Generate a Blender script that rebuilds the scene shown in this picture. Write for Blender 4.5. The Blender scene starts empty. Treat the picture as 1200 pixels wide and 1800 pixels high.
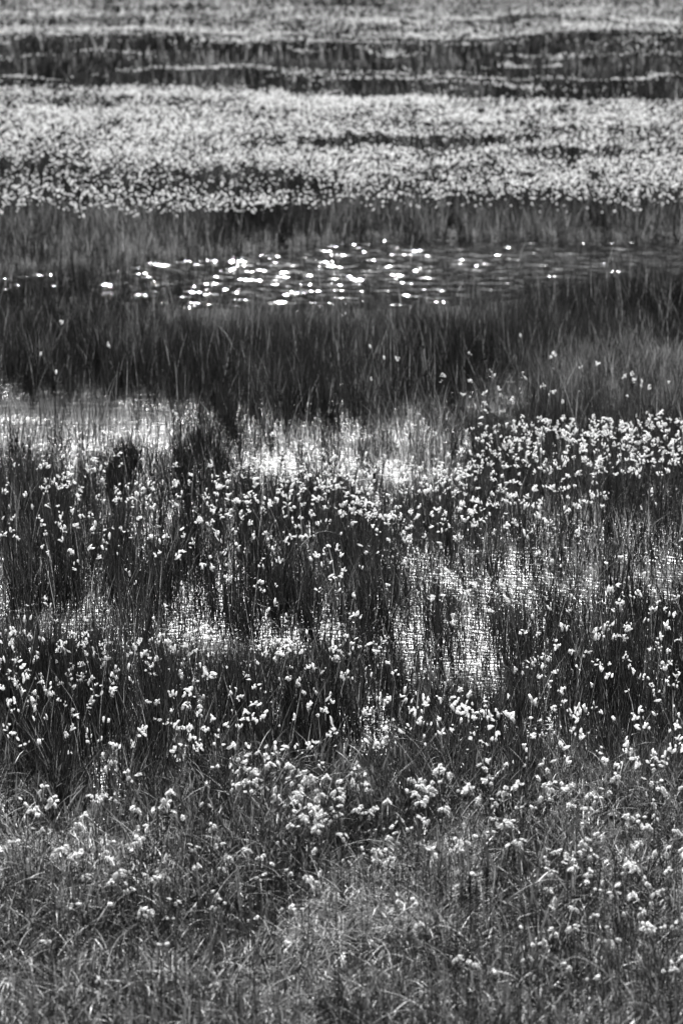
import bpy, math, random
import numpy as np
from mathutils import Vector

random.seed(7)
rng = np.random.default_rng(11)
scene = bpy.context.scene
COL = scene.collection

# ------------------------------------------------------------------ camera
CAM_H = 3.8
FPX = 4630.0                       # focal length in photo pixels (photo 1200 x 1800)
PITCH = math.atan(1150.0 / FPX)    # looking down at the marsh from a raised boardwalk
cam_d = bpy.data.cameras.new("camera")
cam = bpy.data.objects.new("camera", cam_d)
COL.objects.link(cam)
cam.location = (0, 0, CAM_H)
cam.rotation_euler = (math.pi / 2 - PITCH, 0, 0)
cam_d.sensor_fit = 'VERTICAL'
cam_d.sensor_height = 36.0
cam_d.lens = 36.0 * FPX / 1800.0
cam_d.clip_start = 0.1
cam_d.clip_end = 20000
cam_d.dof.use_dof = True
cam_d.dof.focus_distance = 12.2
cam_d.dof.aperture_fstop = 3.4
scene.camera = cam

# ------------------------------------------------------------------ sky, sun, exposure
SUN_EL = math.radians(43)
SUN_AZ = math.radians(-1)          # straight ahead: the marsh is seen against the light
world = bpy.data.worlds.new("World")
scene.world = world
world.use_nodes = True
wn = world.node_tree
wn.nodes.clear()
w_out = wn.nodes.new('ShaderNodeOutputWorld')
w_bg = wn.nodes.new('ShaderNodeBackground')
w_sky = wn.nodes.new('ShaderNodeTexSky')
w_sky.sky_type = 'NISHITA'
w_sky.sun_disc = False
w_sky.sun_elevation = SUN_EL
w_sky.sun_rotation = SUN_AZ
w_sky.air_density = 1.0
w_sky.dust_density = 1.0
w_sep = wn.nodes.new('ShaderNodeSeparateColor')   # black-and-white film behind a red filter
wn.links.new(w_sky.outputs[0], w_sep.inputs[0])
wn.links.new(w_sep.outputs[0], w_bg.inputs['Color'])
wn.links.new(w_bg.outputs[0], w_out.inputs[0])
w_bg.inputs['Strength'].default_value = 0.05

sun_d = bpy.data.lights.new("sun", 'SUN')
sun_d.energy = 5.0
sun_d.angle = math.radians(0.53)
sun_d.color = (1, 1, 1)
sun = bpy.data.objects.new("sun", sun_d)
COL.objects.link(sun)
sun.location = (0, 0, 50)
sun.rotation_euler = (-(math.pi / 2 - SUN_EL), 0, -SUN_AZ)

scene.view_settings.view_transform = 'Standard'
scene.view_settings.look = 'None'
scene.view_settings.exposure = 1.7
scene.view_settings.gamma = 1.0
scene.view_settings.use_curve_mapping = False
scene.render.engine = 'CYCLES'
scene.cycles.use_denoising = True
scene.cycles.sample_clamp_direct = 0.0
scene.cycles.sample_clamp_indirect = 4.0
scene.cycles.max_bounces = 6
scene.cycles.transparent_max_bounces = 4

# ------------------------------------------------------------------ numeric helpers
CP, SP = math.cos(PITCH), math.sin(PITCH)


def to_px(x, y, z=0.0):
    """Where a world point shows in the photograph's pixel grid (used only to lay out the marsh zones)."""
    dz = z - CAM_H
    f = y * CP - dz * SP
    up = y * SP + dz * CP
    f = np.maximum(f, 0.05)
    return 600 + FPX * x / f, 900 - FPX * up / f


def ground_at(u, v, z=0.0):
    a = (900 - v) / FPX
    # direction = forward + a*up ; forward=(0,CP,-SP) up=(0,SP,CP)
    dy, dz = CP + a * SP, -SP + a * CP
    t = (z - CAM_H) / dz
    return (u - 600) / FPX * t, dy * t


def _hash(ix, iy, seed):
    h = (ix.astype(np.int64) * 374761393 + iy.astype(np.int64) * 668265263 + seed * 1442695041) & 0x7fffffff
    h = ((h ^ (h >> 13)) * 1274126177) & 0x7fffffff
    h = h ^ (h >> 16)
    return (h & 0xffff) / 65535.0


def vnoise(x, y, seed=0):
    ix, iy = np.floor(x), np.floor(y)
    fx, fy = x - ix, y - iy
    fx = fx * fx * (3 - 2 * fx)
    fy = fy * fy * (3 - 2 * fy)
    a, b = _hash(ix, iy, seed), _hash(ix + 1, iy, seed)
    c, d = _hash(ix, iy + 1, seed), _hash(ix + 1, iy + 1, seed)
    return (a * (1 - fx) + b * fx) * (1 - fy) + (c * (1 - fx) + d * fx) * fy


def fbm(x, y, seed=0, octv=3):
    s, a, t = 0, 0.5, 0
    for o in range(octv):
        s = s + a * vnoise(x * 2 ** o, y * 2 ** o, seed + o * 17)
        t += a
        a *= 0.55
    return s / t


def sst(e0, e1, x):
    t = np.clip((x - e0) / (e1 - e0), 0, 1)
    return t * t * (3 - 2 * t)


def ell(u, v, cu, cv, ru, rv, soft=0.35):
    d = np.sqrt(((u - cu) / ru) ** 2 + ((v - cv) / rv) ** 2)
    return 1 - sst(1 - soft, 1 + soft, d)


def band(v, v0, v1, s):
    return sst(v0 - s, v0 + s, v) * (1 - sst(v1 - s, v1 + s, v))


# ------------------------------------------------------------------ marsh layout
def warp(u, v):
    """Uneven edges for every zone, steady on the ground."""
    k = (v + 250) / 1200.0
    du = (fbm(u / 130.0 / k, v / 60.0 / k, 3) - 0.5) * 120 * k
    dv = (fbm(u / 90.0 / k, v / 50.0 / k, 9) - 0.5) * 46 * k
    return u + du, v + dv


def pool_mask(u, v):
    """The open pool with wind ripples."""
    uu, vv = u, v + (fbm(u / 90.0, v / 30.0, 5) - 0.5) * 16
    top = 424 + 32 * sst(650, 380, uu) + 30 * sst(380, 0, uu)
    bot = 545 - 48 * sst(700, 1150, uu) - 26 * sst(330, 60, uu)
    return sst(top - 5, top + 5, vv) * (1 - sst(bot - 5, bot + 8, vv))


def open_water(u, v):
    """Shallow glittering water where the sedge stands thin."""
    u, v = warp(u, v)
    m = ell(u, v, 60, 745, 210, 52)
    m = np.maximum(m, 0.85 * ell(u, v, 250, 735, 120, 45))
    m = np.maximum(m, ell(u, v, 590, 795, 190, 52))
    m = np.maximum(m, 0.9 * ell(u, v, 790, 712, 130, 18))
    m = np.maximum(m, 0.75 * ell(u, v, 740, 760, 90, 50))
    m = np.maximum(m, 0.95 * ell(u, v, 1070, 955, 250, 72))
    m = np.maximum(m, 0.8 * ell(u, v, 900, 990, 160, 40))
    m = np.maximum(m, 0.85 * ell(u, v, 70, 1035, 180, 58))
    m = np.maximum(m, 0.85 * ell(u, v, 740, 1150, 165, 58))
    m = np.maximum(m, 0.55 * ell(u, v, 640, 1240, 85, 80))
    m = np.maximum(m, 0.7 * ell(u, v, 440, 1112, 180, 24))
    m = np.maximum(m, 0.35 * ell(u, v, 880, 1190, 130, 45))
    m = np.maximum(m, 0.2 * ell(u, v, 1000, 1290, 120, 40))
    return m


def rag(u, v):
    """Large uneven tongues where turf and wet ground meet."""
    return v + sst(1150, 1350, v) * ((fbm(u / 210.0, v / 110.0, 131, 3) - 0.5) * 330 + (fbm(u / 60.0, v / 40.0, 137, 2) - 0.5) * 90)


def wetness(u, v):
    uu, vv = warp(u, v)
    vv = rag(uu, vv)
    w = band(vv, 585, 1440, 20)
    w = w * (1 - ell(uu, vv, 1130, 660, 210, 60, 0.4))
    return np.maximum(w, pool_mask(u, v))


def ground_z(x, y):
    u, v = to_px(x, y, 0.0)
    w = np.where(y > 6.5, wetness(u, v), 0.0)
    far = sst(28, 45, y) * (1 - sst(120, 400, y))
    hum = (fbm(x / 3.4, y / 2.6, 21, 3) - 0.45) * 0.34 * far
    near = (fbm(x / 0.55, y / 0.55, 31, 3) - 0.42) * 0.17 * (1 - sst(11, 18, y))
    dry = 0.05 + np.maximum(hum, -0.02) + np.maximum(near, -0.02)
    return dry * (1 - w) + (-0.16) * w


def pxm(v):
    return 0.263 * (v + 250)


def blade_height(u, v):
    v_r = rag(u, v)
    h = np.interp(v_r, [-300, 0, 150, 350, 560, 700, 900, 1100, 1330, 1480, 1800],
                  [.40, .38, .36, .35, .34, .35, .31, .30, .28, .19, .17])
    uu, vv = warp(u, v)
    h = h * (1 - 0.4 * ell(uu, vv, 1120, 680, 230, 70))
    h = h * (1 - 0.35 * ell(uu, vv, 680, 1650, 230, 110))
    h = h * (1 + 0.25 * ell(uu, vv, 250, 1330, 330, 130))
    h = h * (1 - 0.35 * ell(uu, vv, 110, 470, 230, 40))
    return h


def pale_zone(u, v):
    """Where straw and pale green grass grow among the dark rushes (a matter of species)."""
    uu, vv = warp(u, v)
    p = 0.75 * sst(1430, 1620, rag(uu, vv))
    p = np.maximum(p, 0.65 * ell(uu, vv, 1130, 700, 220, 70))
    p = np.maximum(p, 1.0 * ell(uu, vv, 670, 1665, 130, 70))
    p = np.maximum(p, 0.6 * ell(uu, vv, 1060, 1420, 160, 70))
    p = np.maximum(p, 0.75 * ell(uu, vv, 120, 440, 230, 32))
    p = np.maximum(p, 0.7 * ell(uu, vv, 560, 585, 300, 30))
    p = np.maximum(p, 0.65 * band(vv, 405, 432, 8) * sst(500, 650, uu))
    p = np.maximum(p, 0.55 * ell(uu, vv, 700, 800, 90, 60))
    p = np.maximum(p, 0.6 * sst(78, 40, v))
    p = np.maximum(p, 0.30 * sst(1250, 1420, vv))
    p = np.maximum(p, 0.28 * sst(0.5, 0.72, fbm(u / 75.0, v / 24.0, 191)))
    return np.clip(p, 0, 1)


FAR_DARK = [  # dark rush beds in the far marsh (u, v, ru, rv), seen height
    (110, 84, 210, 8), (700, 100, 640, 17), (120, 117, 330, 9), (420, 138, 360, 11), (880, 127, 500, 10),
    (1010, 163, 300, 11), (250, 70, 120, 3), (620, 62, 130, 4), (950, 66, 300, 5), (830, 84, 330, 8), (1180, 160, 70, 18),
    (230, 47, 60, 3), (600, 52, 90, 3), (860, 37, 170, 3), (650, 165, 80, 5),
]
FAR_WHITE = [
    (95, 99, 115, 3.5), (360, 120, 110, 6), (470, 92, 90, 5), (680, 88, 60, 8), (980, 91, 120, 6), (640, 122, 150, 6),
    (940, 107, 60, 4), (1130, 92, 90, 6), (730, 137, 190, 7), (60, 134, 40, 4), (900, 153, 110, 6), (560, 127, 90, 5), (1080, 130, 120, 4),
]


def head_density(u, v):
    """How thick the cotton heads stand (0..1), by where the heads show."""
    uu, vv = warp(u, v)
    n = fbm(u / 70.0, v / 22.0, 44)
    d = np.zeros_like(u)
    # the white sheet of the middle distance
    top = 152 + 10 * (fbm(u / 80.0, v * 0, 77) - 0.5) + 12 * sst(380, 560, u)
    bot = 296 - 14 * sst(200, 0, uu) + 44 * sst(420, 640, uu) - 6 * sst(1000, 1200, uu)
    sheet = 0.8 * sst(top - 8, top + 8, vv) * (1 - sst(bot - 26, bot + 16, vv))
    sheet = sheet * (1 - 0.93 * ell(u, vv, 720, 247, 240, 11)) * (1 - 0.9 * ell(u, vv, 1010, 268, 130, 10))
    sheet = sheet * (1 - 0.65 * ell(u, vv, 230, 176, 220, 9)) * (1 - 0.6 * ell(u, vv, 1060, 226, 160, 6))
    sheet = sheet * (1 - 0.5 * ell(u, vv, 800, 215, 130, 6)) * (1 - 0.5 * ell(u, vv, 1050, 195, 200, 5))
    sheet = sheet * (0.45 + 0.55 * sst(0.32, 0.62, n))
    d = np.maximum(d, sheet)
    d = np.maximum(d, 0.45 * ell(u, vv, 250, 352, 330, 20))
    d = np.maximum(d, 0.20 * ell(u, vv, 150, 318, 330, 22))
    d = np.maximum(d, 0.30 * ell(u, vv, 900, 345, 420, 22))
    # the far streaks
    v0_, u0_ = v, u
    v = v + (fbm(u / 170.0, v / 30.0, 201) - 0.5) * 34
    u = u + (fbm(u / 120.0, v / 12.0, 207) - 0.5) * 160
    f = np.where(v < 150, 1.0, 0.0) * (0.16 + 0.45 * sst(0.38, 0.64, fbm(u / 260.0, v / 6.0, 61)))
    f = f * (0.45 + 0.55 * sst(12, 40, v)) * (1 - 0.99 * band(v, 72, 152, 9))
    for (a, b, c, e) in FAR_DARK:
        f = f * (1 - 0.97 * ell(u, v, a, b, c, e, 0.3))
    for (a, b, c, e) in FAR_WHITE:
        f = np.maximum(f, 0.26 * ell(u, v + (fbm(u0_ / 70.0, v0_ / 14.0, 217) - 0.5) * 14, a, b, c, e * 0.55, 0.6))
    u, v = u0_, v0_
    f = np.where(v < 170, f, 0)
    for (a, b, c, e) in FAR_DARK:
        if b > 150:
            d = d * (1 - 0.95 * ell(u, v, a, b, c, e, 0.3))
    d = np.where(v < 150, f, np.maximum(d, np.where(v < 165, f, 0)))
    return d


def flower_density(u, v):
    """Cotton grass of the near marsh, by where the heads show."""
    uu, vv = warp(u, v)
    n = sst(0.32, 0.6, fbm(u / 45.0, v / 34.0, 52))
    d = 1.0 * ell(uu, vv, 1060, 772, 230, 48, 0.3)
    d = np.maximum(d, 0.75 * ell(uu, vv, 640, 845, 330, 60))
    d = np.maximum(d, 0.30 * ell(uu, vv, 430, 900, 480, 100))
    d = np.maximum(d, 0.40 * ell(uu, vv, 130, 835, 160, 45))
    d = np.maximum(d, 0.75 * ell(uu, vv, 960, 865, 110, 28))
    d = np.maximum(d, 0.10 * ell(uu, vv, 800, 1010, 420, 70))
    d = np.maximum(d, 0.28 * ell(uu, vv, 1120, 1150, 190, 170))
    d = np.maximum(d, 0.62 * ell(uu, vv, 80, 1160, 200, 80))
    d = np.maximum(d, 0.42 * ell(uu, vv, 350, 1140, 310, 55))
    d = np.maximum(d, 0.22 * ell(uu, vv, 330, 1270, 400, 110))
    d = np.maximum(d, 0.50 * ell(uu, vv, 820, 1270, 190, 52))
    d = np.maximum(d, 0.26 * ell(uu, vv, 760, 1390, 420, 110))
    d = np.maximum(d, 0.34 * ell(uu, vv, 560, 1400, 220, 65))
    d = np.maximum(d, 0.24 * ell(uu, vv, 1080, 1400, 190, 100))
    d = np.maximum(d, 0.25 * ell(uu, vv, 1090, 1540, 190, 85))
    d = np.maximum(d, 0.10 * ell(uu, vv, 560, 1500, 700, 90))
    d = np.maximum(d, 0.13 * ell(uu, vv, 980, 1670, 280, 80))
    d = np.maximum(d, 0.05 * ell(uu, vv, 1000, 680, 260, 60))
    d = np.maximum(d, 0.003 * band(v, 500, 720, 10))
    d = np.maximum(d, 0.02 * band(v, 720, 1760, 30))
    return d * (0.35 + 0.65 * n)


def rush_density(u, v):
    """Blade density 0..1 at a base."""
    w = open_water(u, v)
    p = pool_mask(u, v)
    k = (v + 250) / 1200.0
    clump = fbm(u / (24.0 * k), v / (10.0 * k), 91, 2)
    tuft = sst(0.35, 0.65, clump)
    d = (1 - w) * (0.14 + 0.42 * sst(0.3, 0.7, clump)) + w * (0.045 + 0.17 * tuft ** 2) * (1 + 0.7 * sst(850, 920, v)) * (1 - 0.6 * ell(u, v, 70, 750, 260, 90))
    d = d * (1 - 0.30 * sst(1380, 1500, v) + 0.8 * band(v, 345, 420, 20) + 1.2 * sst(160, 100, v))
    left = sst(480, 120, u) * (0.05 + 0.2 * tuft)
    d = d * (1 - p) + p * (0.004 + 0.02 * (clump > 0.66) + left)
    return np.clip(d, 0, 1)


def shore_height(u, v, h):
    """Growth stays low on the near shore of each water, where the surface shows."""
    hp = h * pxm(v) * 0.95
    here = np.maximum(open_water(u, v), pool_mask(u, v))
    f = np.ones_like(h)
    for k in (0.75, 0.6, 0.45, 0.3):
        m_ = np.maximum(open_water(u, v - hp * k), pool_mask(u, v - hp * k)) > 0.45
        f = np.where(m_, np.minimum(f, k), f)
    free = (rng.random(len(h)) < 0.10) | (here > 0.4)
    f = np.where(free, 1.0, f)
    return h * f


# ------------------------------------------------------------------ materials
def new_mat(name):
    m = bpy.data.materials.new(name)
    m.use_nodes = True
    m.node_tree.nodes.clear()
    out = m.node_tree.nodes.new('ShaderNodeOutputMaterial')
    return m, m.node_tree, out


def N(nt, t, **kw):
    n = nt.nodes.new(t)
    for k, v in kw.items():
        setattr(n, k, v)
    return n


def plant_mat(name, tone=None, attr=None, gloss=0.5, rough=0.35, trans=0.35, spec=0.5, trans_gain=1.0):
    m, nt, out = new_mat(name)
    if attr:
        a = N(nt, 'ShaderNodeAttribute', attribute_name=attr)
        src = a.outputs['Fac']
    else:
        tc = N(nt, 'ShaderNodeTexCoord')
        nz = N(nt, 'ShaderNodeTexNoise')
        nz.inputs['Scale'].default_value = 60
        nt.links.new(tc.outputs['Object'], nz.inputs['Vector'])
        oi = N(nt, 'ShaderNodeObjectInfo')
        mr = N(nt, 'ShaderNodeMapRange')
        mr.inputs['To Min'].default_value = tone * 0.8
        mr.inputs['To Max'].default_value = tone * 1.2
        nt.links.new(nz.outputs['Fac'], mr.inputs['Value'])
        src = mr.outputs[0]
    rgb = N(nt, 'ShaderNodeCombineColor')
    for i in range(3):
        nt.links.new(src, rgb.inputs[i])
    pb = N(nt, 'ShaderNodeBsdfPrincipled')
    pb.inputs['Roughness'].default_value = rough
    pb.inputs['Specular IOR Level'].default_value = spec
    nt.links.new(rgb.outputs[0], pb.inputs['Base Color'])
    tr = N(nt, 'ShaderNodeBsdfTranslucent')
    nt.links.new(rgb.outputs[0], tr.inputs['Color'])
    mx = N(nt, 'ShaderNodeMixShader')
    mx.inputs[0].default_value = trans
    nt.links.new(pb.outputs[0], mx.inputs[1])
    nt.links.new(tr.outputs[0], mx.inputs[2])
    nt.links.new(mx.outputs[0], out.inputs['Surface'])
    return m


M_BLADE = plant_mat("rush_blade", attr="tone", trans=0.35, rough=0.42, spec=0.28)
M_COTTON = plant_mat("cotton", tone=0.92, trans=0.6, rough=0.9, spec=0.05)
M_STEM = plant_mat("stem_green", tone=0.04, trans=0.05, rough=0.4, spec=0.3)
M_LEAF = plant_mat("leaf_green", tone=0.09, trans=0.35, rough=0.4, spec=0.35)
M_STRAW = plant_mat("dry_straw", tone=0.42, trans=0.2, rough=0.6, spec=0.2)
M_BROWN = plant_mat("brown_spikelet", tone=0.03, trans=0.0, rough=0.7, spec=0.2)


def mat_water():
    m, nt, out = new_mat("peat_water")
    geo = N(nt, 'ShaderNodeNewGeometry')
    pb = N(nt, 'ShaderNodeBsdfPrincipled')
    pb.inputs['Base Color'].default_value = (0.002, 0.002, 0.002, 1)
    pb.inputs['IOR'].default_value = 1.333
    sep = N(nt, 'ShaderNodeSeparateXYZ')
    nt.links.new(geo.outputs['Position'], sep.inputs[0])

    def noise(scale, detail, sx=1.0):
        mp = N(nt, 'ShaderNodeMapping')
        mp.inputs['Scale'].default_value = (sx, 1, 1)
        nt.links.new(geo.outputs['Position'], mp.inputs['Vector'])
        n = N(nt, 'ShaderNodeTexNoise')
        n.inputs['Scale'].default_value = scale
        n.inputs['Detail'].default_value = detail
        nt.links.new(mp.outputs[0], n.inputs['Vector'])
        return n
    wind = noise(9.0, 2.5, 0.45)       # open pool: wind ripples, about 20 cm
    small = noise(28.0, 3.0, 0.62)     # sheltered water: wavelets of a few cm
    # the pool lies beyond y = 19 m; ripples grow where nothing shelters the surface
    mr = N(nt, 'ShaderNodeMapRange')
    mr.inputs['From Min'].default_value = 17.5
    mr.inputs['From Max'].default_value = 21.0
    nt.links.new(sep.outputs['Y'], mr.inputs['Value'])
    b1 = N(nt, 'ShaderNodeBump')
    b1.inputs['Distance'].default_value = 0.028
    nt.links.new(wind.outputs['Fac'], b1.inputs['Height'])
    nt.links.new(mr.outputs[0], b1.inputs['Strength'])
    b2 = N(nt, 'ShaderNodeBump')
    b2.inputs['Distance'].default_value = 0.0155
    mr_s = N(nt, 'ShaderNodeMapRange')
    mr_s.inputs['From Min'].default_value = 17.5
    mr_s.inputs['From Max'].default_value = 21.0
    mr_s.inputs['To Min'].default_value = 1.0
    mr_s.inputs['To Max'].default_value = 0.12
    nt.links.new(sep.outputs['Y'], mr_s.inputs['Value'])
    gust = noise(1.6, 2.0, 0.55)         # calm lanes and ruffled patches
    gr = N(nt, 'ShaderNodeMapRange')
    gr.inputs['From Min'].default_value = 0.36
    gr.inputs['From Max'].default_value = 0.62
    gr.inputs["To Min"].default_value = 0.4
    gr.inputs['To Max'].default_value = 1.0
    nt.links.new(gust.outputs['Fac'], gr.inputs['Value'])
    mm = N(nt, 'ShaderNodeMath', operation='MULTIPLY')
    nt.links.new(mr_s.outputs[0], mm.inputs[0])
    nt.links.new(gr.outputs[0], mm.inputs[1])
    nt.links.new(mm.outputs[0], b2.inputs['Strength'])
    mr_r = N(nt, 'ShaderNodeMapRange')   # fine capillary roughness in the shallows, smoother open pool
    mr_r.inputs['From Min'].default_value = 17.5
    mr_r.inputs['From Max'].default_value = 21.0
    mr_r.inputs["To Min"].default_value = 0.29
    mr_r.inputs['To Max'].default_value = 0.09
    nt.links.new(sep.outputs['Y'], mr_r.inputs['Value'])
    nt.links.new(mr_r.outputs[0], pb.inputs['Roughness'])
    nt.links.new(small.outputs['Fac'], b2.inputs['Height'])
    nt.links.new(b1.outputs[0], b2.inputs['Normal'])
    nt.links.new(b2.outputs[0], pb.inputs['Normal'])
    nt.links.new(pb.outputs[0], out.inputs['Surface'])
    return m


def mat_ground():
    m, nt, out = new_mat("marsh_ground")
    geo = N(nt, 'ShaderNodeNewGeometry')
    pb = N(nt, 'ShaderNodeBsdfPrincipled')
    pb.inputs['Roughness'].default_value = 0.9
    pb.inputs['Specular IOR Level'].default_value = 0.1
    n1 = N(nt, 'ShaderNodeTexNoise')
    n1.inputs['Scale'].default_value = 25
    n1.inputs['Detail'].default_value = 6
    nt.links.new(geo.outputs['Position'], n1.inputs['Vector'])
    mp = N(nt, 'ShaderNodeMapping')
    mp.inputs['Scale'].default_value = (0.04, 0.16, 1)
    nt.links.new(geo.outputs['Position'], mp.inputs['Vector'])
    n2 = N(nt, 'ShaderNodeTexNoise')
    n2.inputs['Scale'].default_value = 1.0
    n2.inputs['Detail'].default_value = 5
    nt.links.new(mp.outputs[0], n2.inputs['Vector'])
    mr1 = N(nt, 'ShaderNodeMapRange')
    mr1.inputs['From Min'].default_value = 0.3
    mr1.inputs['From Max'].default_value = 0.7
    mr1.inputs['To Min'].default_value = 0.02
    mr1.inputs['To Max'].default_value = 0.05
    nt.links.new(n1.outputs['Fac'], mr1.inputs['Value'])
    mr2 = N(nt, 'ShaderNodeMapRange')     # distant rush beds and pale sedge, beyond the separate plants
    mr2.inputs['From Min'].default_value = 0.42
    mr2.inputs['From Max'].default_value = 0.58
    mr2.inputs['To Min'].default_value = 0.06
    mr2.inputs['To Max'].default_value = 0.30
    nt.links.new(n2.outputs['Fac'], mr2.inputs['Value'])
    sep = N(nt, 'ShaderNodeSeparateXYZ')
    nt.links.new(geo.outputs['Position'], sep.inputs[0])
    mr3 = N(nt, 'ShaderNodeMapRange')
    mr3.inputs['From Min'].default_value = 75
    mr3.inputs['From Max'].default_value = 110
    nt.links.new(sep.outputs['Y'], mr3.inputs['Value'])
    mx = N(nt, 'ShaderNodeMix', data_type='FLOAT')
    nt.links.new(mr3.outputs[0], mx.inputs[0])
    nt.links.new(mr1.outputs[0], mx.inputs[2])
    nt.links.new(mr2.outputs[0], mx.inputs[3])
    cc = N(nt, 'ShaderNodeCombineColor')
    for i in range(3):
        nt.links.new(mx.outputs[0], cc.inputs[i])
    nt.links.new(cc.outputs[0], pb.inputs['Base Color'])
    bp = N(nt, 'ShaderNodeBump')
    bp.inputs['Distance'].default_value = 0.03
    nt.links.new(n1.outputs['Fac'], bp.inputs['Height'])
    nt.links.new(bp.outputs[0], pb.inputs['Normal'])
    nt.links.new(pb.outputs[0], out.inputs['Surface'])
    return m


# ------------------------------------------------------------------ mesh helpers
def mesh_from(name, verts, loops, starts, totals, mat, tone=None, smooth=False):
    me = bpy.data.meshes.new(name)
    me.vertices.add(len(verts))
    me.vertices.foreach_set("co", np.asarray(verts, np.float32).ravel())
    me.loops.add(len(loops))
    me.loops.foreach_set("vertex_index", np.asarray(loops, np.int32))
    me.polygons.add(len(starts))
    me.polygons.foreach_set("loop_start", np.asarray(starts, np.int32))
    if smooth:
        me.polygons.foreach_set("use_smooth", np.ones(len(starts), bool))
    me.update(calc_edges=True)
    if tone is not None:
        a = me.attributes.new("tone", 'FLOAT', 'POINT')
        a.data.foreach_set("value", np.asarray(tone, np.float32))
    me.materials.append(mat)
    return me


def add_obj(name, me, parent=None, **props):
    o = bpy.data.objects.new(name, me)
    COL.objects.link(o)
    if parent is not None:
        o.parent = parent
    for k, v in props.items():
        o[k] = v
    return o


def blade_arrays(base, h, az, lean, curl, width, twist, tone, K=3):
    """N tapered curved blades as K-1 quads and one tip triangle each."""
    n = len(h)
    pts = np.zeros((n, K + 1, 3))
    pts[:, 0] = base
    seg = h / K
    ca, sa = np.cos(az), np.sin(az)
    for k in range(K):
        th = lean + curl * (k + 0.5) / K
        pts[:, k + 1, 0] = pts[:, k, 0] + seg * np.sin(th) * ca
        pts[:, k + 1, 1] = pts[:, k, 1] + seg * np.sin(th) * sa
        pts[:, k + 1, 2] = pts[:, k, 2] + seg * np.cos(th)
    wx, wy = np.cos(twist), np.sin(twist)
    V = np.zeros((n, 2 * K + 1, 3))
    for k in range(K):
        w = width * 0.5 * (1 - 0.75 * (k / K) ** 1.6) * (0.8 if k == 0 else 1.0)
        off = np.stack([wx * w, wy * w, np.zeros(n)], 1)
        V[:, 2 * k] = pts[:, k] - off
        V[:, 2 * k + 1] = pts[:, k] + off
    V[:, 2 * K] = pts[:, K]
    faces, st = [], []
    pos = 0
    for k in range(K - 1):
        faces += [2 * k, 2 * k + 1, 2 * k + 3, 2 * k + 2]
        st.append(pos)
        pos += 4
    faces += [2 * K - 2, 2 * K - 1, 2 * K]
    st.append(pos)
    pos += 3
    nv = 2 * K + 1
    L = (np.array(faces)[None] + (np.arange(n) * nv)[:, None]).ravel()
    S = (np.array(st)[None] + (np.arange(n) * pos)[:, None]).ravel()
    T = np.repeat(tone, nv)
    return V.reshape(-1, 3), L, S, T


def join_arrays(parts):
    V, L, S, T = [], [], [], []
    vo = lo = 0
    for (v, l, s, t) in parts:
        V.append(v); L.append(l + vo); S.append(s + lo); T.append(t)
        vo += len(v); lo += len(l)
    return np.concatenate(V), np.concatenate(L), np.concatenate(S), np.concatenate(T)


def strip_points(v0, v1, n, margin=1.22):
    """n points spread evenly over the ground between two rows of the view."""
    _, ya = ground_at(600, v1)
    _, yb = ground_at(600, v0)
    # uniform over a trapezium: x half-width grows with y
    yy = ya + (yb - ya) * rng.random(n * 2)
    keep = rng.random(n * 2) < yy / yb
    yy = yy[keep][:n]
    xx = (rng.random(len(yy)) * 2 - 1) * yy * (600 / FPX) * margin * 1.04
    return xx, yy


# ------------------------------------------------------------------ ground, water
def axis(dense, far):
    return np.array(sorted(set(dense) | set(far)))


xs = np.concatenate([[-4000, -1500, -600, -250, -110, -60, -36], np.arange(-24, 24.01, 0.22), [36, 60, 110, 250, 600, 1500, 4000]])
ys = np.concatenate([[-600, -150, -40, -10, 0, 4], np.arange(6, 30, 0.16), np.arange(30, 112, 0.4), [120, 140, 180, 260, 420, 800, 1600, 3200, 6000]])
gx, gy = np.meshgrid(xs, ys)
gz = ground_z(gx, gy)
gz[np.abs(gx) > 30] = np.maximum(gz[np.abs(gx) > 30], 0.05)
GV = np.stack([gx, gy, gz], -1).reshape(-1, 3)
nx, ny = len(xs), len(ys)
ii, jj = np.meshgrid(np.arange(nx - 1), np.arange(ny - 1))
q = (jj * nx + ii).ravel()
GL = np.stack([q, q + 1, q + 1 + nx, q + nx], 1).ravel()
GS = np.arange(len(q)) * 4
me = mesh_from("marsh_ground", GV, GL, GS, None, mat_ground(), smooth=True)
add_obj("ground", me, kind='structure')

# one sheet of water; the open pool carries real wind waves, the sheltered shallows lie flat
wxs = np.concatenate([[-28, -20, -14, -11], np.arange(-8.6, 8.61, 0.05), [11, 14, 20, 28]])
wys = np.concatenate([[5, 8, 12, 16, 19], np.arange(22.0, 29.8, 0.019), [32, 36, 44, 60]])
wgx, wgy = np.meshgrid(wxs, wys)
wz = np.zeros_like(wgx)
wr = np.random.default_rng(5)
for lam in np.geomspace(0.075, 0.40, 18):
    th = wr.normal(0, 0.75)
    k_ = 2 * math.pi / lam
    slope = 0.052 * (0.85 if lam < 0.12 else 1.0)
    ph = k_ * (wgx * math.sin(th) + wgy * math.cos(th)) + wr.random() * 6.28
    ph = ph + 2.2 * fbm(wgx / (lam * 4), wgy / (lam * 3), int(lam * 1000), 2)
    wz += slope / k_ * np.sin(ph)
wu, wv_ = to_px(wgx, wgy, 0.0)
gust_ = 0.45 + 0.75 * fbm(wgx / 1.6, wgy / 1.1, 411, 2)
wz *= gust_ * sst(0.0, 0.5, pool_mask(wu, wv_))
wz -= 0.012 * sst(0.0, 0.5, pool_mask(wu, wv_))
WV = np.stack([wgx, wgy, wz], -1).reshape(-1, 3)
ii, jj = np.meshgrid(np.arange(len(wxs) - 1), np.arange(len(wys) - 1))
q = (jj * len(wxs) + ii).ravel()
WL = np.stack([q, q + 1, q + 1 + len(wxs), q + len(wxs)], 1).ravel()
me = mesh_from("marsh_water", WV, WL, np.arange(len(q)) * 4, None, mat_water(), smooth=True)
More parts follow.
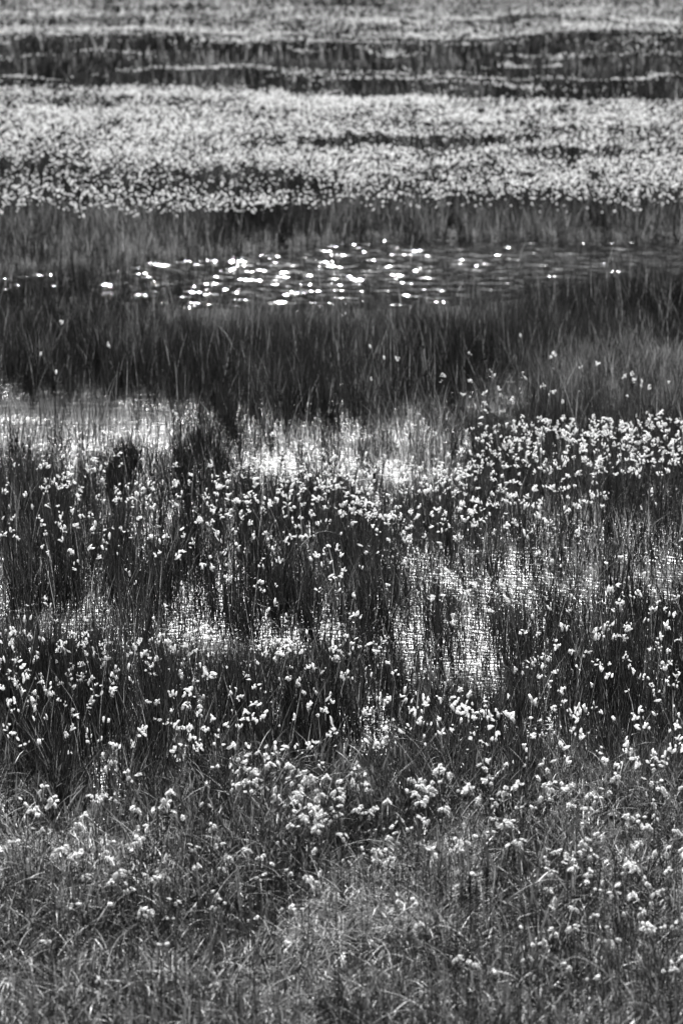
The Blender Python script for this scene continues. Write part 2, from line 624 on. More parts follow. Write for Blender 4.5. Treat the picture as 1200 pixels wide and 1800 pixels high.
add_obj("water", me, kind='structure')

# unseen high ground added beyond the marsh so the pool reflects something dark
def mat_added_hills():
    m, nt, out = new_mat("added_hills_dark")
    geo = N(nt, 'ShaderNodeNewGeometry')
    pb = N(nt, 'ShaderNodeBsdfPrincipled')
    pb.inputs['Roughness'].default_value = 0.95
    pb.inputs['Specular IOR Level'].default_value = 0.05
    n1 = N(nt, 'ShaderNodeTexNoise')
    n1.inputs['Scale'].default_value = 0.06
    n1.inputs['Detail'].default_value = 8
    nt.links.new(geo.outputs['Position'], n1.inputs['Vector'])
    mr = N(nt, 'ShaderNodeMapRange')
    mr.inputs['To Min'].default_value = 0.015
    mr.inputs['To Max'].default_value = 0.06
    nt.links.new(n1.outputs['Fac'], mr.inputs['Value'])
    cc = N(nt, 'ShaderNodeCombineColor')
    for i in range(3):
        nt.links.new(mr.outputs[0], cc.inputs[i])
    nt.links.new(cc.outputs[0], pb.inputs['Base Color'])
    nt.links.new(pb.outputs[0], out.inputs['Surface'])
    return m


ha = np.linspace(-1.9, 1.9, 120)
hr = np.array([900, 1000, 1120, 1260, 1420, 1600, 1800, 2050, 2350])
HA, HR = np.meshgrid(ha, hr)
hx, hy = HR * np.sin(HA), HR * np.cos(HA)
ridge = np.interp(HR, [900, 1420, 1800, 2350], [-4, 0.75, 1.0, 0.6])
hz_ = np.where(ridge < 0, -4, ridge * (660 + 360 * (fbm(hx / 420.0 + 40, hy / 420.0 + 40, 301, 4) - 0.5)))
HV = np.stack([hx, hy, hz_], -1).reshape(-1, 3)
ii, jj = np.meshgrid(np.arange(len(ha) - 1), np.arange(len(hr) - 1))
q = (jj * len(ha) + ii).ravel()
HL = np.stack([q, q + 1, q + 1 + len(ha), q + len(ha)], 1).ravel()
add_obj("added_hills", mesh_from("added_hills", HV, HL, np.arange(len(q)) * 4, None, mat_added_hills(), smooth=True), kind='structure')

# ------------------------------------------------------------------ grasses and rushes (nobody could count them)


def grass_strip(v0, v1, n, width, K, hvar=0.35, wgrow=1.0):
    x, y = strip_points(v0, v1, n)
    u, v = to_px(x, y, 0.0)
    h = blade_height(u, v)
    d = rush_density(u, v)
    keep = rng.random(len(x)) < d
    x, y, u, v, h = x[keep], y[keep], u[keep], v[keep], h[keep]
    m = len(x)
    h = shore_height(u, v, h)
    z = ground_z(x, y) - 0.01
    wet = z < -0.02
    z = np.where(wet, -0.03, z)
    pale = pale_zone(u, v)
    pale = np.clip(pale * (0.35 + 1.1 * sst(0.3, 0.7, fbm(x / 0.45, y / 0.6, 151))), 0, 1)
    is_pale = rng.random(m) < pale
    h = h * (0.6 + 0.85 * fbm(x / 0.3, y / 0.4, 157))
    turf = sst(1380, 1560, rag(u, v))
    h = h * (1 - hvar + 2 * hvar * rng.random(m) ** 1.3)
    az = rng.random(m) * 2 * math.pi
    lean = np.abs(rng.normal(0, 0.13, m)) + turf * np.abs(rng.normal(0, 0.32, m))
    curl = np.abs(rng.normal(0, 0.32, m)) + turf * np.abs(rng.normal(0, 0.75, m)) + np.where(is_pale, np.abs(rng.normal(0, 0.3, m)), 0)
    # a light breeze leans them slightly to the right
    tw = rng.normal(0, 0.8, m)
    tone = np.where(is_pale, 0.025 + 0.27 * rng.random(m) ** 2.5, (0.003 + 0.048 * rng.random(m) ** 2.6) * (0.6 + 0.8 * sst(0.3, 0.7, fbm(x / 0.7, y / 1.2, 171))))
    straw = rng.random(m) < (0.02 + 0.05 * turf + 0.04 * pale)
    tone = np.where(is_pale & (v < 75), tone * 1.6 + 0.05, tone)
    tone = np.where(straw, 0.25 + 0.2 * rng.random(m), tone)
    w = width * (0.6 + 0.8 * rng.random(m)) * np.where(is_pale, 1.15, 1.0)
    return blade_arrays(np.stack([x, y, z], 1), h, az, lean, curl, w, tw, tone, K)


near = [grass_strip(1440, 1960, 76000, 0.0046, 4),
        grass_strip(1180, 1440, 80000, 0.0032, 3),
        grass_strip(900, 1180, 100000, 0.0034, 3)]
mid = [grass_strip(700, 900, 130000, 0.0032, 3),
       grass_strip(520, 700, 180000, 0.0031, 3),
       grass_strip(335, 520, 120000, 0.0055, 2)]
farp = [grass_strip(140, 335, 70000, 0.016, 2),
        grass_strip(-60, 140, 72000, 0.030, 2)]


def mat_litter(v0, v1, n, patches=None):
    """Old bent straw lying matted on the turf."""
    x, y = strip_points(v0, v1, n)
    u, v = to_px(x, y, 0.0)
    z = ground_z(x, y)
    patch = fbm(x / 0.35, y / 0.35, 66)
    keep = (z > 0.0) & (rng.random(len(x)) < 0.04 + 0.96 * sst(0.40, 0.66, patch))
    if patches:
        pm = np.zeros_like(x)
        for (a, b, c, e) in patches:
            pm = np.maximum(pm, ell(*warp(u, v), a, b, c, e, 0.6))
        keep &= rng.random(len(x)) < pm
    x, y, z = x[keep], y[keep], z[keep]
    m = len(x)
    az = rng.random(m) * 6.283
    lean = rng.uniform(0.75, 1.45, m)
    curl = rng.normal(0.25, 0.35, m)
    tone = (0.10 + 0.36 * rng.random(m) ** 1.6) if patches else (0.03 + 0.36 * rng.random(m) ** 2.4)
    return blade_arrays(np.stack([x, y, z - 0.005 + 0.05 * rng.random(m)], 1), rng.uniform(0.06, 0.2, m), az, lean, curl,
                        rng.uniform(0.002, 0.005, m), az + 1.57, tone, 3)


def broad_leaves(v0, v1, n):
    """Broader lance leaves between the cotton grass."""
    x, y = strip_points(v0, v1, n)
    u, v = to_px(x, y, 0.0)
    z = np.maximum(ground_z(x, y), -0.03)
    keep = (rng.random(len(x)) < sst(0.4, 0.6, fbm(x / 0.4, y / 0.4, 71))) & (open_water(u, v) < 0.3)
    x, y, z = x[keep], y[keep], z[keep]
    m = len(x)
    tone = 0.05 + 0.12 * rng.random(m)
    return blade_arrays(np.stack([x, y, z], 1), rng.uniform(0.10, 0.22, m), rng.random(m) * 6.283, np.abs(rng.normal(0.1, 0.2, m)),
                        np.abs(rng.normal(0.4, 0.5, m)), rng.uniform(0.007, 0.015, m), rng.normal(0, 0.7, m), tone, 4)


near.append(mat_litter(1430, 1960, 30000))
near.append(mat_litter(1330, 1960, 42000, [(670, 1660, 190, 70), (1060, 1440, 150, 55), (420, 1790, 260, 50), (1010, 1730, 150, 45), (120, 1560, 130, 40), (860, 1510, 120, 40)]))
near.append(broad_leaves(1150, 1900, 6500))


def arching(v0, v1, n):
    """Long bleached blades arching over the turf and between the rushes."""
    x, y = strip_points(v0, v1, n)
    z = np.maximum(ground_z(x, y), -0.03)
    keep = rng.random(len(x)) < 0.15 + 0.85 * sst(0.42, 0.62, fbm(x / 0.5, y / 0.5, 81))
    x, y, z = x[keep], y[keep], z[keep]
    m = len(x)
    tone = 0.12 + 0.42 * rng.random(m) ** 1.6
    return blade_arrays(np.stack([x, y, z], 1), rng.uniform(0.14, 0.34, m), rng.random(m) * 6.283, rng.uniform(0.05, 0.5, m),
                        rng.uniform(0.6, 2.5, m), rng.uniform(0.0022, 0.0048, m), rng.random(m) * 6.283, tone, 6)


def rush_stems(v0, v1, n):
    """Thin dark upright rush stems standing through the turf."""
    x, y = strip_points(v0, v1, n)
    z = ground_z(x, y)
    keep = rng.random(len(x)) < 0.1 + 0.9 * sst(0.4, 0.65, fbm(x / 0.6, y / 0.7, 181))
    x, y, z = x[keep], y[keep], np.maximum(z[keep], -0.03)
    m = len(x)
    return blade_arrays(np.stack([x, y, z], 1), rng.uniform(0.14, 0.32, m), rng.random(m) * 6.283, np.abs(rng.normal(0, 0.12, m)),
                        np.abs(rng.normal(0, 0.25, m)), rng.uniform(0.002, 0.0038, m), rng.normal(0, 0.5, m), 0.006 + 0.02 * rng.random(m), 4)


near.append(rush_stems(1380, 1960, 7000))
near.append(arching(1380, 1900, 3600))
near.append(arching(1000, 1380, 1300))
V, L, S, T = join_arrays(near)
add_obj("marsh_grass", mesh_from("near_grass", V, L, S, None, M_BLADE, T), kind='stuff')
V, L, S, T = join_arrays(mid)
add_obj("rush_bed_grass", mesh_from("mid_grass", V, L, S, None, M_BLADE, T), kind='stuff')
V, L, S, T = join_arrays(farp)
add_obj("far_marsh_grass", mesh_from("far_grass", V, L, S, None, M_BLADE, T), kind='stuff')

# ------------------------------------------------------------------ cotton grass
ICO_V, ICO_F = [], []


def _ico():
    t = (1 + 5 ** 0.5) / 2
    v = [(-1, t, 0), (1, t, 0), (-1, -t, 0), (1, -t, 0), (0, -1, t), (0, 1, t), (0, -1, -t), (0, 1, -t), (t, 0, -1), (t, 0, 1), (-t, 0, -1), (-t, 0, 1)]
    f = [(0, 11, 5), (0, 5, 1), (0, 1, 7), (0, 7, 10), (0, 10, 11), (1, 5, 9), (5, 11, 4), (11, 10, 2), (10, 7, 6), (7, 1, 8),
         (3, 9, 4), (3, 4, 2), (3, 2, 6), (3, 6, 8), (3, 8, 9), (4, 9, 5), (2, 4, 11), (6, 2, 10), (8, 6, 7), (9, 8, 1)]
    v = np.array(v, float)
    return v / np.linalg.norm(v[0]), np.array(f)


ICO_V, ICO_F = _ico()
OCT_V = np.array([(1, 0, 0), (-1, 0, 0), (0, 1, 0), (0, -1, 0), (0, 0, 1), (0, 0, -1)], float)
OCT_F = np.array([(0, 2, 4), (2, 1, 4), (1, 3, 4), (3, 0, 4), (2, 0, 5), (1, 2, 5), (3, 1, 5), (0, 3, 5)])


def blobs(centres, rad, stretch, axis_az, axis_tilt, V0, F0, jitter):
    """Many small uneven tufts in one array set."""
    n = len(rad)
    P = V0[None] * (1 + jitter * (rng.random((n, len(V0), 1)) * 2 - 1))
    P = P * np.stack([np.ones(n), np.ones(n), stretch], 1)[:, None, :]
    # tilt z axis towards azimuth
    ct, st = np.cos(axis_tilt)[:, None], np.sin(axis_tilt)[:, None]
    x, y, z = P[..., 0], P[..., 1], P[..., 2]
    x2, z2 = x * ct + z * st, -x * st + z * ct
    ca, sa = np.cos(axis_az)[:, None], np.sin(axis_az)[:, None]
    Q = np.stack([x2 * ca - y * sa, x2 * sa + y * ca, z2], -1) * rad[:, None, None] + centres[:, None, :]
    nv = len(V0)
    L = (F0.ravel()[None] + (np.arange(n) * nv)[:, None]).ravel()
    S = np.arange(n * len(F0)) * 3
    return Q.reshape(-1, 3), L, S, np.zeros(n * nv)


def tuft_mesh(name, seed):
    """One hanging cotton tuft: a lumpy drop with loose hairs, hanging along -z from the origin."""
    r = np.random.default_rng(seed)
    v1 = ICO_V
    # one subdivision
    vs = [tuple(p) for p in v1]
    cache = {}

    def midp(a, b):
        k = (min(a, b), max(a, b))
        if k not in cache:
            p = (np.array(vs[a]) + np.array(vs[b]))
            p = p / np.linalg.norm(p)
            vs.append(tuple(p))
            cache[k] = len(vs) - 1
        return cache[k]
    fs = []
    for a, b, c in ICO_F:
        ab, bc, ca = midp(a, b), midp(b, c), midp(c, a)
        fs += [(a, ab, ca), (ab, b, bc), (ca, bc, c), (ab, bc, ca)]
    P = np.array(vs)
    ln = r.uniform(0.013, 0.019)
    wd = r.uniform(0.0030, 0.0046)
    t = (P[:, 2] + 1) / 2              # 1 at the stalk end
    rad = wd * (1.15 - 0.65 * t ** 1.5) * (1 + 0.22 * r.normal(size=len(P)))
    Q = np.stack([P[:, 0] * rad, P[:, 1] * rad, (P[:, 2] - 1) * ln * 0.6 * (1 + 0.1 * r.normal(size=len(P)))], 1)
    verts = [tuple(p) for p in Q]
    faces = [tuple(f) for f in fs]
    for _ in range(44):                # loose hairs
        a, c = r.random() * 6.283, r.uniform(0.2, 1.0)
        d = np.array([math.cos(a) * (1.1 - c * 0.6), math.sin(a) * (1.1 - c * 0.6), -0.55 - 0.6 * c])
        d = d / np.linalg.norm(d)
        b = np.array([math.cos(a) * wd * 0.5, math.sin(a) * wd * 0.5, -ln * c * 0.8])
        tip = b + d * r.uniform(0.006, 0.015)
        s = np.array([-math.sin(a), math.cos(a), 0]) * r.uniform(0.0012, 0.0040)
        i = len(verts)
        verts += [tuple(b - s), tuple(b + s), tuple(tip)]
        faces.append((i, i + 1, i + 2))
    me = bpy.data.meshes.new(name)
    me.from_pydata(verts, [], faces)
    me.materials.append(M_COTTON)
    return me


TUFTS = [tuft_mesh("cotton_tuft", 100 + i) for i in range(7)]


def tube_mesh(name, pts, radii, mat, sides=5):
    verts, faces = [], []
    for i, p in enumerate(pts):
        p = Vector(p)
        a = Vector(pts[max(i - 1, 0)]); b = Vector(pts[min(i + 1, len(pts) - 1)])
        d = (b - a).normalized()
        s = d.cross(Vector((0.3, 1, 0.1))).normalized()
        t = d.cross(s).normalized()
        for k in range(sides):
            an = 2 * math.pi * k / sides
            verts.append(tuple(p + (s * math.cos(an) + t * math.sin(an)) * radii[i]))
    for i in range(len(pts) - 1):
        for k in range(sides):
            k2 = (k + 1) % sides
            faces.append((i * sides + k, i * sides + k2, (i + 1) * sides + k2, (i + 1) * sides + k))
    faces.append(tuple(range(sides))[::-1])
    faces.append(tuple((len(pts) - 1) * sides + k for k in range(sides)))
    me = bpy.data.meshes.new(name)
    me.from_pydata(verts, [], faces)
    for p in me.polygons:
        p.use_smooth = True
    me.materials.append(mat)
    return me


def arc(h, lean, curl, n=6, az=0.0):
    pts = [(0.0, 0.0, 0.0)]
    for k in range(n):
        th = lean + curl * (k + 0.5) / n
        x, y, z = pts[-1]
        s = h / n
        pts.append((x + s * math.sin(th) * math.cos(az), y + s * math.sin(th) * math.sin(az), z + s * math.cos(th)))
    return pts


def leaf_mesh(name, h, lean, curl, width, mat, base=(0, 0, 0), az=0.0):
    pts = [Vector(p) + Vector(base) for p in arc(h, lean, curl, 5, az)]
    side = Vector((-math.sin(az), math.cos(az), 0))
    verts, faces = [], []
    for i, p in enumerate(pts):
        t = i / (len(pts) - 1)
        w = width * 0.5 * (1 - t ** 1.7)
        keel = Vector((math.cos(az), math.sin(az), 0)) * width * 0.18
        verts += [tuple(p - side * w), tuple(p + keel * (1 - t)), tuple(p + side * w)]
    for i in range(len(pts) - 1):
        a = i * 3
        faces += [(a, a + 1, a + 4, a + 3), (a + 1, a + 2, a + 5, a + 4)]
    me = bpy.data.meshes.new(name)
    me.from_pydata(verts, [], faces)
    me.materials.append(mat)
    return me


def make_cotton_grass(n_tuft, lean, curl, seed):
    """Prototype: an Empty at the base > stem, tuft (each), leaf; leans towards local +x. Height about 1 (0.26 m)."""
    r = random.Random(seed)
    root = bpy.data.objects.new("cotton_grass", None)
    COL.objects.link(root)
    root.empty_display_size = 0.05
    h = 0.26
    pts = arc(h, lean, curl, 6)
    add_obj("stem", tube_mesh("cotton_stem", pts, [0.0016 - 0.0001 * i for i in range(7)], M_STEM), root)
    top = Vector(pts[-1])
    a0 = r.random() * 6.28
    for i in range(n_tuft):
        a = a0 + i * 2 * math.pi / n_tuft + r.uniform(-0.45, 0.45)
        out = 0.0 if n_tuft == 1 else r.uniform(0.003, 0.010)
        drop = r.uniform(-0.008, 0.010)
        t = add_obj("tuft", TUFTS[r.randrange(len(TUFTS))], root)
        t.location = top + Vector((math.cos(a) * out, math.sin(a) * out, drop))
        tilt = r.uniform(0.05, 1.35) if n_tuft > 1 else r.uniform(0.0, 0.6)
        if r.random() < 0.2:
            tilt = r.uniform(1.5, 2.3)
        t.rotation_euler = (0, -tilt, a)
        s = r.uniform(0.55, 1.0) * (1.2 if n_tuft == 1 else 1.0)
        t.scale = (s * r.uniform(0.75, 1.2), s * r.uniform(0.75, 1.2), s * r.uniform(0.9, 1.7))
    add_obj("leaf", leaf_mesh("cotton_leaf", r.uniform(0.09, 0.15), 0.15, r.uniform(0.2, 0.9), 0.0042, M_LEAF,
                              base=pts[2], az=r.random() * 6.28), root)
    return root


protos = []
for nt_ in (1, 2, 3, 4, 5):
    for j, (le, cu) in enumerate(((0.02, 0.10), (0.10, 0.35), (0.16, 0.75))):
        protos.append((nt_, j, make_cotton_grass(nt_, le, cu, 500 + nt_ * 10 + j)))


def copy_thing(src, loc, rz, sc):
    r = src.copy()
    COL.objects.link(r)
    r.location = loc
    r.rotation_euler = (0, 0, rz)
    r.scale = (sc, sc, sc)
    for ch in src.children:
        c = ch.copy()
        COL.objects.link(c)
        c.parent = r
    return r


# where the flowers of the near marsh stand
fx, fy = strip_points(620, 1900, 21000, 1.15)
fu, fv = to_px(fx, fy, 0.0)
fh = np.interp(fv, [600, 1000, 1400, 1600, 1900], [.40, .37, .30, .24, .22]) * rng.uniform(0.8, 1.15, len(fx))
hu, hv = to_px(fx, fy, fh)
keep = rng.random(len(fx)) < flower_density(hu, hv) * np.interp(hv, [700, 1000, 1400, 1700], [.85, .85, 1.35, 2.1])
fx, fy, fh, fu, fv, hu, hv = [a[keep] for a in (fx, fy, fh, fu, fv, hu, hv)]
order = np.argsort(fy)
inframe = (hu[order] > 4) & (hu[order] < 1196) & (hv[order] < 1790)
near_idx = order[inframe][:300]
rest = np.setdiff1d(np.arange(len(fx)), near_idx)

WORDS = {1: "single-tufted", 2: "two-tufted", 3: "three-tufted", 4: "four-tufted", 5: "five-tufted"}
PLACES_U = [(240, "far left"), (480, "left of centre"), (720, "mid picture"), (960, "right of centre"), (1300, "far right")]
placed = []
for i in near_idx:
    nt_ = int(rng.choice([1, 2, 3, 4, 5], p=[.12, .2, .3, .23, .15]))
    j = int(rng.choice([0, 1, 2], p=[.4, .4, .2]))
    src = [p for p in protos if p[0] == nt_ and p[1] == j][0][2]
    rz = float(rng.uniform(0, 2 * math.pi))
    z = max(float(ground_z(fx[i:i + 1], fy[i:i + 1])[0]), -0.03) - 0.005
    o = copy_thing(src, (float(fx[i]), float(fy[i]), z), rz, float(fh[i] / 0.26))
    cx = math.cos(rz)
    if j == 0:
        posture = "upright"
    else:
        posture = ("right-leaning" if cx > 0.5 else "left-leaning" if cx < -0.5 else "forward-nodding" if math.sin(rz) < 0 else "backward-nodding")
    u_, v_ = float(hu[i]), float(hv[i])
    pu = [w for lim, w in PLACES_U if u_ < lim][0]
    if v_ > 1560:
        pv = "in pale matted turf"
    elif v_ > 1400:
        pv = "among short bent grass"
    elif v_ > 1270:
        pv = "at the grassy shore"
    else:
        pv = "in dark rushes"
    placed.append([o, f"{posture} {WORDS[nt_]} white cotton grass {pv} {pu}", u_, v_])
for (_, _, p) in protos:
    for ch in list(p.children):
        bpy.data.objects.remove(ch)
    bpy.data.objects.remove(p)
ORD = ["first", "second", "third", "fourth", "fifth", "sixth", "seventh", "eighth", "ninth", "tenth", "eleventh", "twelfth", "thirteenth", "fourteenth", "fifteenth", "sixteenth"]
bylabel = {}
for rec in placed:
    bylabel.setdefault(rec[1], []).append(rec)
for lab, recs in bylabel.items():
    recs.sort(key=lambda r_: r_[2])
    for k, r_ in enumerate(recs):
        o = r_[0]
        if len(recs) == 1:
            o['label'] = lab
        else:
            o['label'] = lab + (", leftmost such" if k == 0 else ", rightmost such" if k == len(recs) - 1 else f", {ORD[k]} from left")
        o['category'] = "cotton grass"
        o['kind'] = 'thing'
        o['group'] = "white cotton grass of the near marsh"

# the cotton grass past the nearest three hundred: one mass
cb, sb = [], []
bx, by, bh = fx[rest], fy[rest], fh[rest]
bz = np.maximum(ground_z(bx, by), -0.03)
m = len(bx)
baz, blean, bcurl = rng.random(m) * 6.283, np.abs(rng.normal(0.05, 0.08, m)), np.abs(rng.normal(0.15, 0.25, m))
sb.append(blade_arrays(np.stack([bx, by, bz], 1), bh, baz, blean, bcurl, np.full(m, 0.0035), rng.normal(0, 0.5, m), np.full(m, 0.04), 3))
th = blean + bcurl * 0.5
tip = np.stack([bx + bh * np.sin(th) * np.cos(baz), by + bh * np.sin(th) * np.sin(baz), bz + bh * np.cos(th)], 1)
k_t = rng.integers(1, 7, m)
rep = np.repeat(np.arange(m), k_t)
nb = len(rep)
off = rng.normal(0, 1, (nb, 3)) * np.array([0.0085, 0.0085, 0.008])
cb.append(blobs(tip[rep] + off, rng.uniform(0.0023, 0.0060, nb), rng.uniform(1.2, 3.4, nb), rng.random(nb) * 6.283, rng.uniform(0.0, 1.6, nb), ICO_V, ICO_F, 0.6))


def far_heads(v0, v1, n, rlo, rhi, V0, F0, stemw):
    x, y = strip_points(v0, v1, n, 1.12)
    u, v = to_px(x, y, 0.0)
    z = ground_z(x, y)
    h = blade_height(u, v) * rng.uniform(0.9, 1.25, len(x))
    u2, v2 = to_px(x, y, z + h)
    keep = rng.random(len(x)) < head_density(u2, v2)
    x, y, z, h = x[keep], y[keep], z[keep], h[keep]
    m = len(x)
    c = np.stack([x, y, z + h], 1)
    c2 = c + rng.normal(0, 1, c.shape) * np.array([.02, .02, .015])
    cc = np.concatenate([c, c2[: m // 2]])
    n2 = len(cc)
    cb.append(blobs(cc, rng.uniform(rlo, rhi, n2), rng.uniform(0.8, 1.5, n2), rng.random(n2) * 6.283, rng.uniform(0, 1.4, n2), V0, F0, 0.35))


far_heads(150, 460, 84000, 0.006, 0.0135, OCT_V, OCT_F, 0.004)
far_heads(60, 190, 44000, 0.008, 0.015, OCT_V, OCT_F, 0.006)
far_heads(-40, 75, 44000, 0.009, 0.017, OCT_V, OCT_F, 0.006)
V, L, S, T = join_arrays(cb)
add_obj("cotton_grass_heads", mesh_from("cotton_mass", V, L, S, None, M_COTTON), kind='stuff')
V, L, S, T = join_arrays(sb)
add_obj("cotton_grass_stems", mesh_from("cotton_mass_stems", V, L, S, None, M_BLADE, T), kind='stuff')

# ------------------------------------------------------------------ single tall stalks
def world_stalk(name, u, v, h, lean, curl, az, rad, mat, label, cat, n_spike=0, bud=False, group=None, leaf=None):
    x, y = ground_at(u, v)
    x, y = float(x), float(y)
    z = max(float(ground_z(np.array([x]), np.array([y]))[0]), -0.04)
    root = bpy.data.objects.new(name, None)
    COL.objects.link(root)
    root.location = (x, y, z)
    root.empty_display_size = 0.05
    pts = arc(h, lean, curl, 9, az)
    add_obj("stem", tube_mesh("stalk_stem", pts, [rad * (1 - 0.06 * i) for i in range(10)], mat), root)
    for k in range(n_spike):
        i = 9 - k
        p = Vector(pts[i]); d = (Vector(pts[i]) - Vector(pts[i - 1])).normalized()
        sgn = 1 if k % 2 else -1
        L_ = 0.03 + 0.006 * k
        side = Vector((0.006 * sgn, 0, 0))
        q = [tuple(p + side * 0.2 - d * 0.005), tuple(p + side * 0.8 + d * L_ * 0.3), tuple(p + side * 1.2 + d * L_ * 0.7), tuple(p + side * 1.3 + d * L_)]
        add_obj("spikelet", tube_mesh("spikelet", q, [0.003, 0.0065, 0.0055, 0.001], M_BROWN, 6), root)
    if bud:
        p = Vector(pts[-1]); d = (p - Vector(pts[-2])).normalized()
        q = [tuple(p - d * 0.004), tuple(p + d * 0.008), tuple(p + d * 0.02), tuple(p + d * 0.028)]
        add_obj("bud", tube_mesh("bud", q, [0.003, 0.008, 0.007, 0.002], M_COTTON if bud == 'white' else M_BROWN, 6), root)
    if leaf:
        add_obj("leaf", leaf_mesh("stalk_leaf", leaf, 0.3, 0.8, 0.007, M_LEAF, base=pts[3], az=az + 2.2), root)
    root['label'] = label
    root['category'] = cat
    if group:
        root['group'] = group
    return root


PI = math.pi
G = "tall stalks standing above the rushes"
world_stalk("sedge_stalk", 876, 690, 0.44, 0.0, 0.62, PI, 0.0042, M_STEM, "tall dark sedge stalk bowed to the left with brown spikelets", "sedge stalk", 4, group=G)
world_stalk("rush_stalk", 738, 715, 0.46, 0.02, 0.05, 0, 0.0032, M_STEM, "straight dark rush stalk with a bud, left of the bowed spikelet stalk", "rush stalk", 0, True, G)
world_stalk("rush_stalk", 685, 700, 0.33, 0.05, 0.15, PI, 0.003, M_STEM, "short dark rush stalk with a pale bud above the narrow water strip", "rush stalk", 0, 'white', G)
world_stalk("rush_stalk", 947, 690, 0.30, 0.03, 0.1, 0, 0.0042, M_STEM, "thick dark rush stalk with a brown bud before the pale grass", "rush stalk", 0, True, G)
world_stalk("rush_stalk", 926, 640, 0.26, 0.1, 0.2, PI, 0.003, M_STRAW, "pale thin rush stalk with a white bud behind the thick budded stalk", "rush stalk", 0, 'white', G)
world_stalk("rush_stalk", 97, 775, 0.50, 0.0, 0.08, 0, 0.0036, M_STEM, "dark rush stalk with white bud standing in the left glittering water", "rush stalk", 0, 'white', G)
world_stalk("rush_stalk", 62, 690, 0.32, 0.05, 0.2, 0, 0.0028, M_STRAW, "pale rush stalk tipped white at the left edge of the dark rushes", "rush stalk", 0, 'white', G)
world_stalk("rush_stalk", 440, 655, 0.3, 0.12, 0.2, PI, 0.003, M_STRAW, "pale straw stalk leaning left in the broad dark rush bed", "rush stalk", 0, False, G)
world_stalk("rush_stalk", 672, 668, 0.30, 0.2, 0.2, PI, 0.003, M_STRAW, "pale straw stalk with fine white tip leaning over the dark rush bed", "rush stalk", 0, 'white', G)
world_stalk("rush_stalk", 318, 672, 0.32, 0.18, 0.25, PI, 0.003, M_STRAW, "long pale straw stalk leaning left in the left half of the rush bed", "rush stalk", 0, False, G)
world_stalk("rush_stalk", 795, 660, 0.56, 0.0, 0.04, 0, 0.0038, M_STEM, "thin dark rush stalk reaching up before the open pool", "rush stalk", 0, False, G)
world_stalk("rush_stalk", 55, 600, 0.50, 0.08, 0.15, 0, 0.0045, M_STEM, "dark rush stalk leaning right at the left end of the pool", "rush stalk", 0, False, G)
world_stalk("reed_stalk", 1155, 1040, 0.50, 0.05, 0.35, PI, 0.0034, M_STEM, "slender dark reed stalk bowed left in the right glittering water", "reed stalk", 0, False, G, 0.2)
world_stalk("reed_stalk", 1105, 1010, 0.42, 0.02, 0.06, 0, 0.0034, M_STEM, "upright dark reed stalk with a leaf in the right glittering water", "reed stalk", 0, False, G, 0.22)
world_stalk("reed_stalk", 965, 1050, 0.44, 0.1, 0.15, 0, 0.0032, M_STEM, "dark reed stalk leaning right where the right water narrows", "reed stalk", 0, False, G)
world_stalk("reed_stalk", 205, 735, 0.42, 0.02, 0.1, 0, 0.0036, M_STEM, "bare dark reed stalk between the left water and the rush bed", "reed stalk", 0, False, G)
world_stalk("reed_stalk", 625, 840, 0.44, 0.03, 0.2, 0, 0.004, M_STEM, "dark reed stalk with one leaf in the bright middle water", "reed stalk", 0, False, G, 0.2)
world_stalk("reed_stalk", 500, 800, 0.4, 0.03, 0.1, PI, 0.003, M_STRAW, "pale reed stalk on the left side of the bright middle water", "reed stalk", 0, False, G)
world_stalk("reed_stalk", 165, 1705, 0.34, 0.05, 0.22, PI, 0.0028, M_STEM, "long dark reed stalk leaning left over the pale turf", "reed stalk", 0, False, G)
world_stalk("reed_stalk", 85, 1740, 0.30, 0.1, 0.2, PI, 0.0024, M_STEM, "thin dark reed stalk nearest the lower left corner", "reed stalk", 0, False, G)
world_stalk("reed_stalk", 880, 1230, 0.36, 0.0, 0.12, PI, 0.0034, M_STEM, "tall dark reed stalk at the right end of the near water", "reed stalk", 0, False, G, 0.15)
world_stalk("reed_stalk", 715, 1560, 0.34, 0.0, 0.05, 0, 0.003, M_STEM, "straight dark reed stalk among bent grass below the near water", "reed stalk", 0, False, G)
world_stalk("reed_stalk", 770, 1540, 0.3, 0.06, 0.15, 0, 0.003, M_STEM, "dark reed stalk tilting right just beside the straight one", "reed stalk", 0, False, G)
GS_ = "dry straws lying on the grass"


def fallen(u, v, length, az, lift, label):
    x, y = [float(t) for t in ground_at(u, v, 0.12)]
    root = bpy.data.objects.new("dry_straw", None)
    COL.objects.link(root)
    root.location = (x, y, max(float(ground_z(np.array([x]), np.array([y]))[0]), 0) + lift)
    pts = [(math.cos(az) * length * t, math.sin(az) * length * t, 0.02 + 0.25 * length * math.sin(t * 2.4)) for t in np.linspace(0, 1, 7)]
    add_obj("stem", tube_mesh("straw_stem", pts, [0.0032 - 0.0003 * i for i in range(7)], M_STRAW), root)
    add_obj("leaf", leaf_mesh("straw_leaf", length * 0.5, 1.2, 0.5, 0.006, M_STRAW, base=pts[3], az=az + 0.6), root)
    root['label'] = label
    root['category'] = "straw"
    root['group'] = GS_


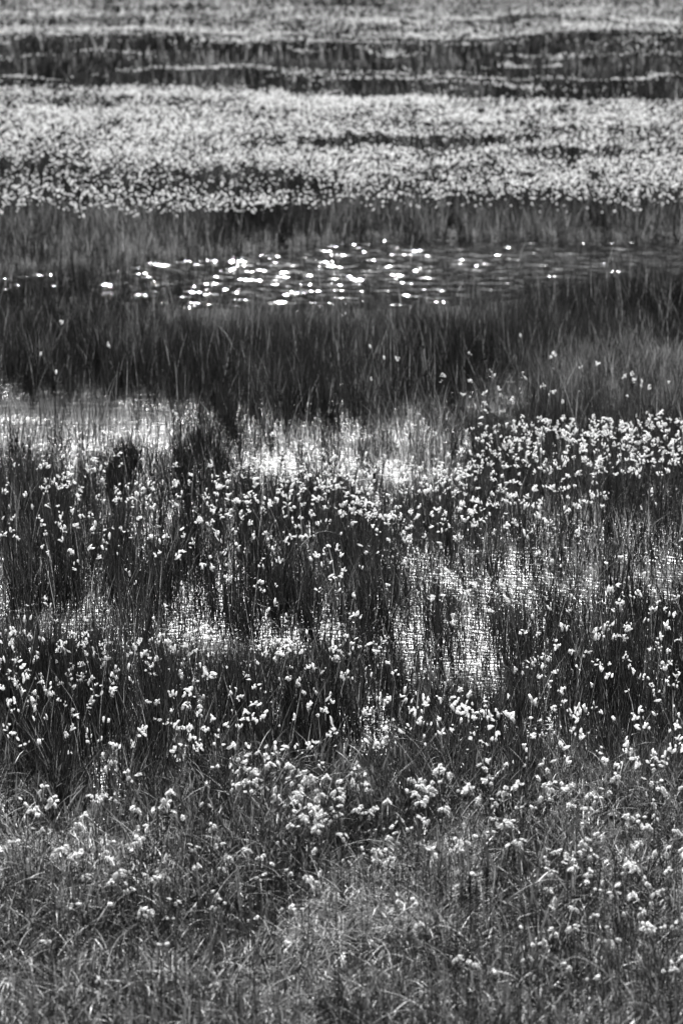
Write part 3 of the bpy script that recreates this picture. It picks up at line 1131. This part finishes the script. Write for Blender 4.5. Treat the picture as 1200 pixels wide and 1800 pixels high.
fallen(890, 1600, 0.24, 0.35, 0.08, "long pale broken straw lying across the right foreground grass")
fallen(690, 1640, 0.13, 0.9, 0.06, "thick pale straw sticking out of the palest turf patch")
fallen(20, 1595, 0.14, 0.05, 0.08, "pale straw lying level at the lower left edge")
fallen(250, 1755, 0.14, 2.8, 0.04, "curved pale straw on the turf at the bottom left")
fallen(800, 1070, 0.14, 0.15, 0.05, "white bleached straw floating below the right water")
fallen(500, 985, 0.5, 1.0, 0.06, "long pale straw slanting up through the middle flowers")
fallen(930, 1740, 0.16, 2.4, 0.05, "short bleached straw in the bottom right turf")
fallen(640, 1800, 0.2, 0.3, 0.05, "pale arched straw close to the bottom edge")

# ------------------------------------------------------------------ far tussocks
def tussock(u, v, wd, ht, label):
    x, y = [float(t) for t in ground_at(u, v)]
    r = np.random.default_rng(int(u + v * 7))
    n = 420
    ang, rad = r.random(n) * 6.283, np.sqrt(r.random(n))
    px = np.cos(ang) * rad * wd * 0.5
    py = np.sin(ang) * rad * wd * 0.35
    h = ht * (1 - 0.55 * rad ** 2) * r.uniform(0.6, 1.1, n)
    z0 = float(ground_z(np.array([x]), np.array([y]))[0])
    V, L, S, T = blade_arrays(np.stack([px, py, np.full(n, -0.02)], 1), h, np.arctan2(py, px), rad * 0.4 + 0.05, rad * 0.5,
                              np.full(n, 0.035), r.normal(0, 0.8, n), 0.008 + 0.02 * r.random(n), 3)
    o = add_obj("sedge_tussock", mesh_from("tussock_blades", V, L, S, None, M_BLADE, T))
    o.location = (x, y, z0)
    o['label'] = label
    o['category'] = "tussock"
    o['group'] = "dark sedge tussocks in the far marsh"


tussock(598, 36, 2.0, 0.68, "broadest dark sedge tussock near the top edge of the far marsh")
tussock(545, 34, 0.9, 0.56, "low dark tussock just left of the broadest far tussock")
tussock(655, 35, 0.8, 0.62, "dark tussock just right of the broadest far tussock")
tussock(202, 34, 0.6, 0.62, "small dark tussock in the far marsh at upper left")
tussock(350, 34, 0.5, 0.6, "small dark tussock between the upper left and broadest ones")
tussock(293, 34, 0.6, 0.55, "flat dark tussock between the two small upper left ones")
